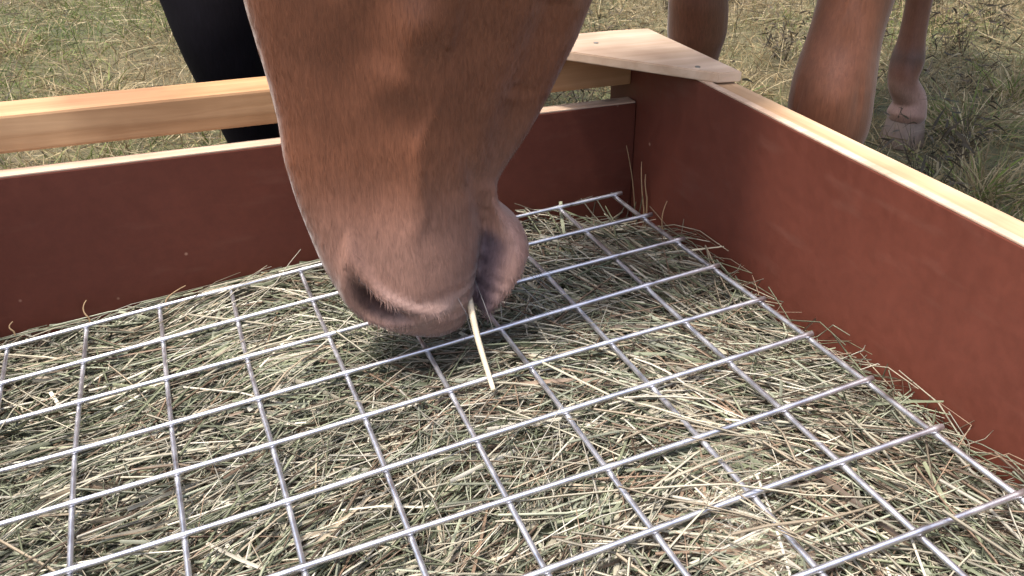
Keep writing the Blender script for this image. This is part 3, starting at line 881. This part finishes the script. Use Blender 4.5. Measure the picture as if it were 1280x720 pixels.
            # furrow along the jaw bar
            for a, b in zip(jaw[:-1], jaw[1:]):
                ll = (b[0] - a[0]) ** 2 + (b[2] - a[2]) ** 2
                tt = ((x - a[0]) * (b[0] - a[0]) + (z - a[2]) * (b[2] - a[2])) / ll
                dj = ((x - a[0]) * (b[2] - a[2]) - (z - a[2]) * (b[0] - a[0])) / math.sqrt(ll)
                on = ss(tt, -0.10, 0.05) * (1 - ss(tt, 0.95, 1.10))
                s -= side * 0.0032 * np.exp(-(dj / 0.016) ** 2) * on
                s += side * 0.0012 * np.exp(-((np.abs(dj) - 0.026) / 0.012) ** 2) * on
            # branching vein
            vx = nos[0] + 0.035 + 0.16 * (u - 0.10) + 0.006 * np.sin(u * 60)
            s += side * 0.0018 * np.exp(-((x - vx) / 0.0045) ** 2) * ss(u, 0.10, 0.14) * (1 - ss(u, 0.20, 0.24))
            # wrinkles above the lip
            s += side * 0.0007 * np.sin(u * 520 + 40 * x) * np.exp(-((u - 0.035) / 0.025) ** 2) * ss(x, nos[0] + 0.03, nos[0] + 0.06)
        # tendons and joint hollows on the legs
        h = z - GROUND
        lg = (h < 0.62) & (h > 0.10) & (x > 0.40)
        for (px_, py_) in (fl, fr_, hl, hr):
            near = lg & (np.hypot(x - px_, y - py_) < 0.13)
            ang = np.arctan2((x - px_) * left[0] + (y - py_) * left[1], (x - px_) * fwd[0] + (y - py_) * fwd[1])
            s += near * (-0.0035 * np.exp(-((np.abs(ang) - 1.9) / 0.28) ** 2) * (1 - ss(h, 0.36, 0.42)) * ss(h, 0.19, 0.23)
                         + 0.0030 * np.exp(-((h - 0.465) / 0.022) ** 2) * np.cos(2 * ang) * (np.abs(ang) < 1.2)
                         - 0.0028 * np.exp(-((h - 0.515) / 0.018) ** 2) * np.exp(-(ang / 0.8) ** 2)
                         - 0.0030 * np.exp(-((np.abs(ang) - 1.25) / 0.3) ** 2) * ss(h, 0.50, 0.56))
        # slight muscle relief everywhere
        s += 0.0016 * (vnoise(x * 1.0 + z * 0.7 + 5, y + z * 0.6 + 5, 22.0, 71) - 0.5) * headm
        return no * s[:, None]
    def tint(co, no):
        x, y, z = co.T
        u = z - LIP
        n1 = vnoise(x + 4 + 0.6 * z, y + 4 + 0.8 * z, 9.0, 81); n2 = vnoise(x + 4 + z, y + 4 - z, 34.0, 82)
        base = np.array([0.165, 0.060, 0.029]) * (0.85 + 0.30 * n1)[:, None] * (0.93 + 0.14 * n2)[:, None]
        headm = (u < 0.66) & (x < 0.30) & (np.abs(y - YH) < 0.15) & (z > -0.05)
        def mixin(c, m):
            nonlocal base
            base = base * (1 - m[:, None]) + np.array(c) * m[:, None]
        # paler mealy muzzle and lips
        mz_ = headm * (1 - ss(u + 0.05 * (n1 - 0.5), 0.08, 0.21))
        mixin((0.255, 0.140, 0.105), mz_ * 0.9)
        mixin((0.32, 0.20, 0.165), headm * (1 - ss(u + 0.02 * (n2 - 0.5), 0.01, 0.085)) * 0.75)
        chin = headm * ss(x, np.interp(z, mz, mxx), np.interp(z, mz, mxx) + 0.02) * (1 - ss(u, 0.09, 0.13))
        mixin((0.42, 0.25, 0.20), chin * 0.85)
        # bare grey-mauve skin in the mouth and nostrils
        lipm = headm * np.exp(-((x - np.interp(z, mz, mxx) - 0.006) / 0.010) ** 2) * (1 - ss(u, 0.085, 0.10))
        mixin((0.10, 0.075, 0.10), lipm * 0.9)
        dx, dz = x - nos[0], z - nos[2]
        ca, sa = math.cos(-0.72), math.sin(-0.72)
        rr = np.sqrt(((dx * ca + dz * sa) / 0.034) ** 2 + ((-dx * sa + dz * ca - 0.25 * (dx * ca + dz * sa) ** 2 / 0.02) / 0.0115) ** 2)
        rim = np.exp(-((rr - 1.55) / 0.5) ** 2) * ss(-dx * sa + dz * ca, -0.004, 0.012)
        mixin((0.40, 0.27, 0.23), headm * rim * 0.6 * (1 - ss(u, 0.05, 0.085)))
        mixin((0.06, 0.030, 0.027), headm * (1 - ss(rr, 0.50, 1.05)) * (np.abs(y - YH) > 0.01) * 0.9)
        # legs: duller below the knee, one pale hind pastern
        h = z - GROUND
        legm = (h < 0.62) & ~headm
        mixin((0.16, 0.062, 0.036), legm * (1 - ss(h, 0.30, 0.60)) * 0.7)
        dl = np.hypot(x - hl[0], y - hl[1])
        mixin((0.33, 0.19, 0.145), (dl < 0.16) * (1 - ss(h + 0.05 * (n2 - 0.5), 0.10, 0.17)))
        mixin((0.05, 0.028, 0.02), (dl < 0.16) * np.exp(-((h - 0.20) / 0.02) ** 2) * 0.6)
        return base
    body = finish_body(me, root, M_COAT, sculpt, tint)
    # short coat hair lying down the face, jaw and legs
    me = body.data; nv = len(me.vertices)
    co = np.empty(nv * 3, np.float32); me.vertices.foreach_get('co', co); co = co.reshape(-1, 3).astype(float)
    no = np.empty(nv * 3, np.float32); me.vertices.foreach_get('normal', no); no = no.reshape(-1, 3).astype(float)
    tc = np.empty(nv * 4, np.float32); me.color_attributes['tint'].data.foreach_get('color', tc); tc = tc.reshape(-1, 4)[:, :3].astype(float)
    u = co[:, 2] - LIP
    hm = (u > 0.012) & (u < 0.36) & (co[:, 0] < 0.24) & (np.abs(co[:, 1] - YH) < 0.13) & (no[:, 1] < 0.5)
    lm = (co[:, 2] - GROUND < 0.62) & (co[:, 2] - GROUND > 0.09) & (co[:, 0] > 0.40)
    for mask, cnt, ln in ((hm, 42000, (0.005, 0.011)), (lm, 16000, (0.006, 0.013))):
        k = rng.choice(np.flatnonzero(mask), cnt)
        nn = no[k]; p = co[k] + rng.normal(0, 0.0012, (cnt, 3)); p -= nn * np.sum((p - co[k]) * nn, 1)[:, None] + nn * 0.0006
        dn = np.array([0.1, 0.0, -1.0]) + rng.normal(0, 0.22, (cnt, 3)); dn -= nn * np.sum(dn * nn, 1)[:, None]
        dn /= np.linalg.norm(dn, axis=1, keepdims=True) + 1e-6
        dirs = dn + nn * rng.uniform(0.10, 0.28, (cnt, 1))
        V, Fq, C = ribbons(p, dirs, rng.uniform(*ln, cnt), rng.uniform(0.0003, 0.0006, cnt), -nn * 0.15, np.zeros(cnt), tc[k] * rng.uniform(0.86, 1.18, (cnt, 1)), seg=2, side=np.cross(dirs, nn))
        link('coat_hair', mesh_np('coat_hair', V, Fq, C), M_HAIR, root)['kind'] = 'stuff'
    for p, mt in ((fl, M_HOOF), (fr_, M_HOOF), (hl, M_HOOF_PALE), (hr, M_HOOF)):
        hoof(root, p[0] + fwd[0] * 0.015, p[1] + fwd[1] * 0.015, fwd, mt, 0.060 if mt is M_HOOF else 0.053)
    # eyes
    for sgn in (-1, 1):
        bm = bmesh.new(); bmesh.ops.create_uvsphere(bm, u_segments=20, v_segments=14, radius=0.021)
        for v in bm.verts: v.co += Vector((fx[-1] + 0.070, YH + 0.078 * sgn, LIP + 0.445))
        m2 = bpy.data.meshes.new('eye'); bm.to_mesh(m2); bm.free(); link('eye', m2, M_EYE, root, True)
    # mane along the crest and forelock, tail
    n = 900
    t = rng.uniform(0, 1, n)
    cres = cr([(0.03, YH, LIP + 0.60), (0.09, 0.11, 0.71), (0.22, 0.16, 0.83), (0.38, 0.27, 0.98), tuple(bp(-0.16, 0, 1.46))], 12)
    idx = t * (len(cres) - 1.001); i0 = idx.astype(int); fr2 = (idx - i0)[:, None]
    roots = cres[i0] * (1 - fr2) + cres[i0 + 1] * fr2 + rng.normal(0, 0.008, (n, 3))
    dirs = np.stack([-0.25 + rng.normal(0, 0.15, n), 0.55 + rng.normal(0, 0.2, n), rng.uniform(-0.2, 0.25, n)], 1)
    hair(root, 'mane', roots, dirs, rng.uniform(0.16, 0.28, n), np.array([[0.16, 0.06, 0.03]]) * rng.uniform(0.7, 1.4, (n, 1)))
    n = 700
    a = rng.uniform(0, 1, n)[:, None]
    roots = bp(-1.60, 0, 1.30) * (1 - a) + bp(-1.63, 0, 1.02) * a + rng.normal(0, 0.014, (n, 3))
    dirs = np.stack([0.10 + rng.normal(0, 0.06, n), 0.10 + rng.normal(0, 0.06, n), np.full(n, -1.0)], 1)
    hair(root, 'tail', roots, dirs, rng.uniform(0.5, 0.85, n), np.array([[0.15, 0.055, 0.028]]) * rng.uniform(0.7, 1.4, (n, 1)), 0.004, 0.1)
    # whiskers on chin and lips
    n = 46
    V0 = np.stack([np.where(rng.random(n) < 0.5, rng.uniform(0.085, 0.112, n), rng.uniform(0.0, 0.05, n)), YH + rng.uniform(-0.034, 0.02, n), LIP + rng.uniform(0.015, 0.06, n)], 1)
    dd = np.stack([np.where(V0[:, 0] > 0.07, 0.9, 0.1) + rng.normal(0, 0.2, n), -0.5 + rng.normal(0, 0.3, n), -0.5 + rng.normal(0, 0.2, n)], 1)
    hair(root, 'whiskers', V0, dd, rng.uniform(0.02, 0.05, n), np.full((n, 3), 0.12), 0.0005, 0.3)['kind'] = 'stuff'
    return root
chestnut_horse()

def black_horse():
    root = empty('black_horse', (0.0, 1.2, GROUND))
    tag(root, 'black horse standing close behind the feeder rail, only its foreleg showing', 'horse')
    S = Shell(); g = GROUND
    fwd = np.array([-0.19, -0.98, 0.0]); fwd /= np.linalg.norm(fwd); left = np.array([-fwd[1], fwd[0], 0.0])
    G0 = np.array([-0.02, 0.66, 0.0])
    def bp(f, l, h): return G0 + fwd * f + left * l + np.array([0, 0, g + h])
    S.limb([[*bp(0.16, 0, 1.08), 0.16, 0.14], [*bp(0.05, 0, 1.10), 0.27, 0.20], [*bp(-0.15, 0, 1.14), 0.33, 0.23], [*bp(-0.40, 0, 1.12), 0.345, 0.26],
            [*bp(-0.66, 0, 1.11), 0.335, 0.28], [*bp(-0.92, 0, 1.14), 0.305, 0.27], [*bp(-1.16, 0, 1.18), 0.29, 0.26], [*bp(-1.36, 0, 1.17), 0.25, 0.20], [*bp(-1.46, 0, 1.15), 0.17, 0.12]], (0, 0, 1.0), 6, 28)
    # neck raised and turned a little to its right, head carried high
    turn = -left * 0.22
    S.limb([[*bp(-0.22, 0, 1.25), 0.30, 0.17], [*bp(0.02, 0, 1.33), 0.24, 0.13], [*(bp(0.02, 0, 1.56) + turn * 0.4), 0.17, 0.095], [*(bp(0.03, 0, 1.79) + turn * 0.8), 0.13, 0.078], [*(bp(0.04, 0, 1.94) + turn), 0.10, 0.065]], (0.1, 0.9, 0.7), 6, 24)
    hp = bp(0.01, 0, 1.96) + turn
    hd = fwd * 0.15 - left * 0.72 + np.array([0, 0, -0.62]); hd /= np.linalg.norm(hd)
    hl_ = np.cross(hd, [0, 0, 1.0]); hl_ /= np.linalg.norm(hl_); hf = np.cross(hl_, hd)      # face normal side
    rings = []
    for u in np.linspace(0.004, 0.62, 40):
        fr = np.interp(u, [0, 0.03, 0.1, 0.3, 0.46, 0.62], [-0.01, -0.06, -0.075, -0.10, -0.115, -0.06])
        bk = np.interp(u, [0, 0.03, 0.1, 0.2, 0.35, 0.45, 0.62], [0.02, 0.055, 0.065, 0.075, 0.15, 0.14, 0.03])
        rings.append(ring_head(hp + hd * 0.58, -hf, -hd, hl_, u, fr, bk, np.interp(u, HW_Z, HW_F), np.interp(u, HW_Z, HW_M), np.interp(u, HW_Z, HW_B), 28))
    S.rings(rings)
    for sgn in (-1, 1):
        b0 = hp + hl_ * 0.05 * sgn + np.array([0, 0, 0.02])
        S.limb([[*b0, 0.026, 0.022], [*(b0 + hl_ * 0.015 * sgn + (0, 0, 0.05)), 0.026, 0.018], [*(b0 + hl_ * 0.02 * sgn + (0, 0, 0.14)), 0.006, 0.006]], fwd, 5, 12)
    def Lg(rows): return [[p[0], p[1], g + p[2], p[3], p[4]] for p in rows]
    # visible foreleg: knee and foot taken from the picture, just behind the rail
    kR = np.array([-0.112, 0.585]); fR = np.array([-0.020, 0.600])
    kL = np.array([0.13, 0.62]); fL = np.array([0.15, 0.60])
    feet = []
    for foot, knee, elb in ((fR, kR, bp(0.02, -0.17, 0)[:2] + np.array([-0.04, 0])), (fL, kL, bp(0.02, 0.16, 0)[:2])):
        up = lambda t: knee * (1 - t) + elb * t
        dn = lambda t: knee * (1 - t) + foot * t
        S.limb(Lg([(*up(1.1), 1.10, 0.15, 0.10), (*up(1.0), 0.93, 0.125, 0.09), (*up(0.72), 0.78, 0.085, 0.072), (*up(0.38), 0.65, 0.060, 0.058), (*up(0.12), 0.56, 0.050, 0.052),
                   (*knee, 0.50, 0.049, 0.052), (*dn(0.10), 0.45, 0.046, 0.048), (*dn(0.2), 0.40, 0.040, 0.040), (*dn(0.5), 0.29, 0.036, 0.034), (*dn(0.72), 0.215, 0.037, 0.034),
                   (*dn(0.85), 0.175, 0.043, 0.040), (*dn(0.96), 0.135, 0.036, 0.035), (*(foot + fwd[:2] * 0.012), 0.095, 0.040, 0.039), (*(foot + fwd[:2] * 0.016), 0.066, 0.047, 0.047)]), fwd, 5, 20)
        feet.append(foot)
    for sgn in (1, -1):
        foot = bp(-1.18, 0.10 * sgn, 0)[:2]; hip = bp(-1.14, 0.13 * sgn, 0)[:2]; st = bp(-0.96, 0.16 * sgn, 0)[:2]; hock = foot - fwd[:2] * 0.05
        S.limb(Lg([(*hip, 1.20, 0.21, 0.13), (*(hip * 0.5 + st * 0.5), 1.02, 0.19, 0.12), (*(st * 0.8 + hock * 0.2), 0.90, 0.14, 0.10), (*(st * 0.45 + hock * 0.55), 0.76, 0.086, 0.07),
                   (*(st * 0.15 + hock * 0.85), 0.66, 0.06, 0.05), (*hock, 0.58, 0.058, 0.045), (*(hock + fwd[:2] * 0.012), 0.50, 0.05, 0.04), (*(hock + fwd[:2] * 0.016), 0.43, 0.038, 0.033),
                   (*(hock + fwd[:2] * 0.022), 0.31, 0.034, 0.028), (*(hock + fwd[:2] * 0.03), 0.19, 0.043, 0.037), (*(hock + fwd[:2] * 0.05), 0.145, 0.035, 0.033), (*(foot + fwd[:2] * 0.02), 0.066, 0.046, 0.045)]), fwd, 5, 18)
        feet.append(foot)
    me = S.build(0.008, 4)
    finish_body(me, root, M_BLACK, lambda co, no: np.zeros_like(co),
                lambda co, no: np.array([[0.007, 0.006, 0.008]]) * (0.8 + 0.5 * vnoise(co[:, 0] + 4 + co[:, 2], co[:, 1] + 4, 20.0, 91))[:, None])
    for p in feet: hoof(root, p[0] + fwd[0] * 0.015, p[1] + fwd[1] * 0.015, fwd, M_HOOF_DARK)
    for sgn in (-1, 1):
        bm = bmesh.new(); bmesh.ops.create_uvsphere(bm, u_segments=16, v_segments=10, radius=0.02)
        c = hp + hd * 0.16 + hl_ * 0.08 * sgn + hf * 0.05
        for v in bm.verts: v.co += Vector(c)
        m2 = bpy.data.meshes.new('eye'); bm.to_mesh(m2); bm.free(); link('eye', m2, M_EYE, root, True)
    n = 500
    t = rng.uniform(0, 1, n)[:, None]
    roots = (hp - fwd * 0.07 + (0, 0, 0.02)) * (1 - t) + bp(-0.24, 0, 1.52) * t + rng.normal(0, 0.008, (n, 3)) - fwd * (0.05 * np.sin(t * np.pi))
    dirs = np.repeat((-left * 0.6 - fwd * 0.1)[None], n, 0) + rng.normal(0, 0.15, (n, 3))
    hair(root, 'mane', roots, dirs, rng.uniform(0.16, 0.28, n), np.full((n, 3), 0.012))
    n = 500
    t = rng.uniform(0, 1, n)[:, None]
    roots = bp(-1.48, 0, 1.30) * (1 - t) + bp(-1.53, 0, 1.05) * t + rng.normal(0, 0.014, (n, 3))
    dirs = np.repeat((-fwd * 0.1 - np.array([0, 0, 1.0]))[None], n, 0) + rng.normal(0, 0.06, (n, 3))
    hair(root, 'tail', roots, dirs, rng.uniform(0.5, 0.85, n), np.full((n, 3), 0.012), 0.004, 0.1)
black_horse()

# ------------------------------------------------------------------ stalk of hay held in the lips
a = on_plane(586, 372, 1, YH - 0.020); b = on_plane(617, 488, 2, 0.008); m_ = 0.52 * a + 0.48 * b + np.array([-0.002, 0, 0.002])
Pst = cr([a, m_, b], 8)
V, Fq = tube(Pst, np.linspace(0.0034, 0.0022, len(Pst)), 6)
st = link('hay_stalk', mesh_np('hay_stalk', V, Fq, np.repeat(np.array([[0.70, 0.60, 0.44]]), len(V), 0)), M_HAY, None, True)
tag(st, 'single pale hay stalk hanging from the chestnut horse\'s lips', 'hay stalk')
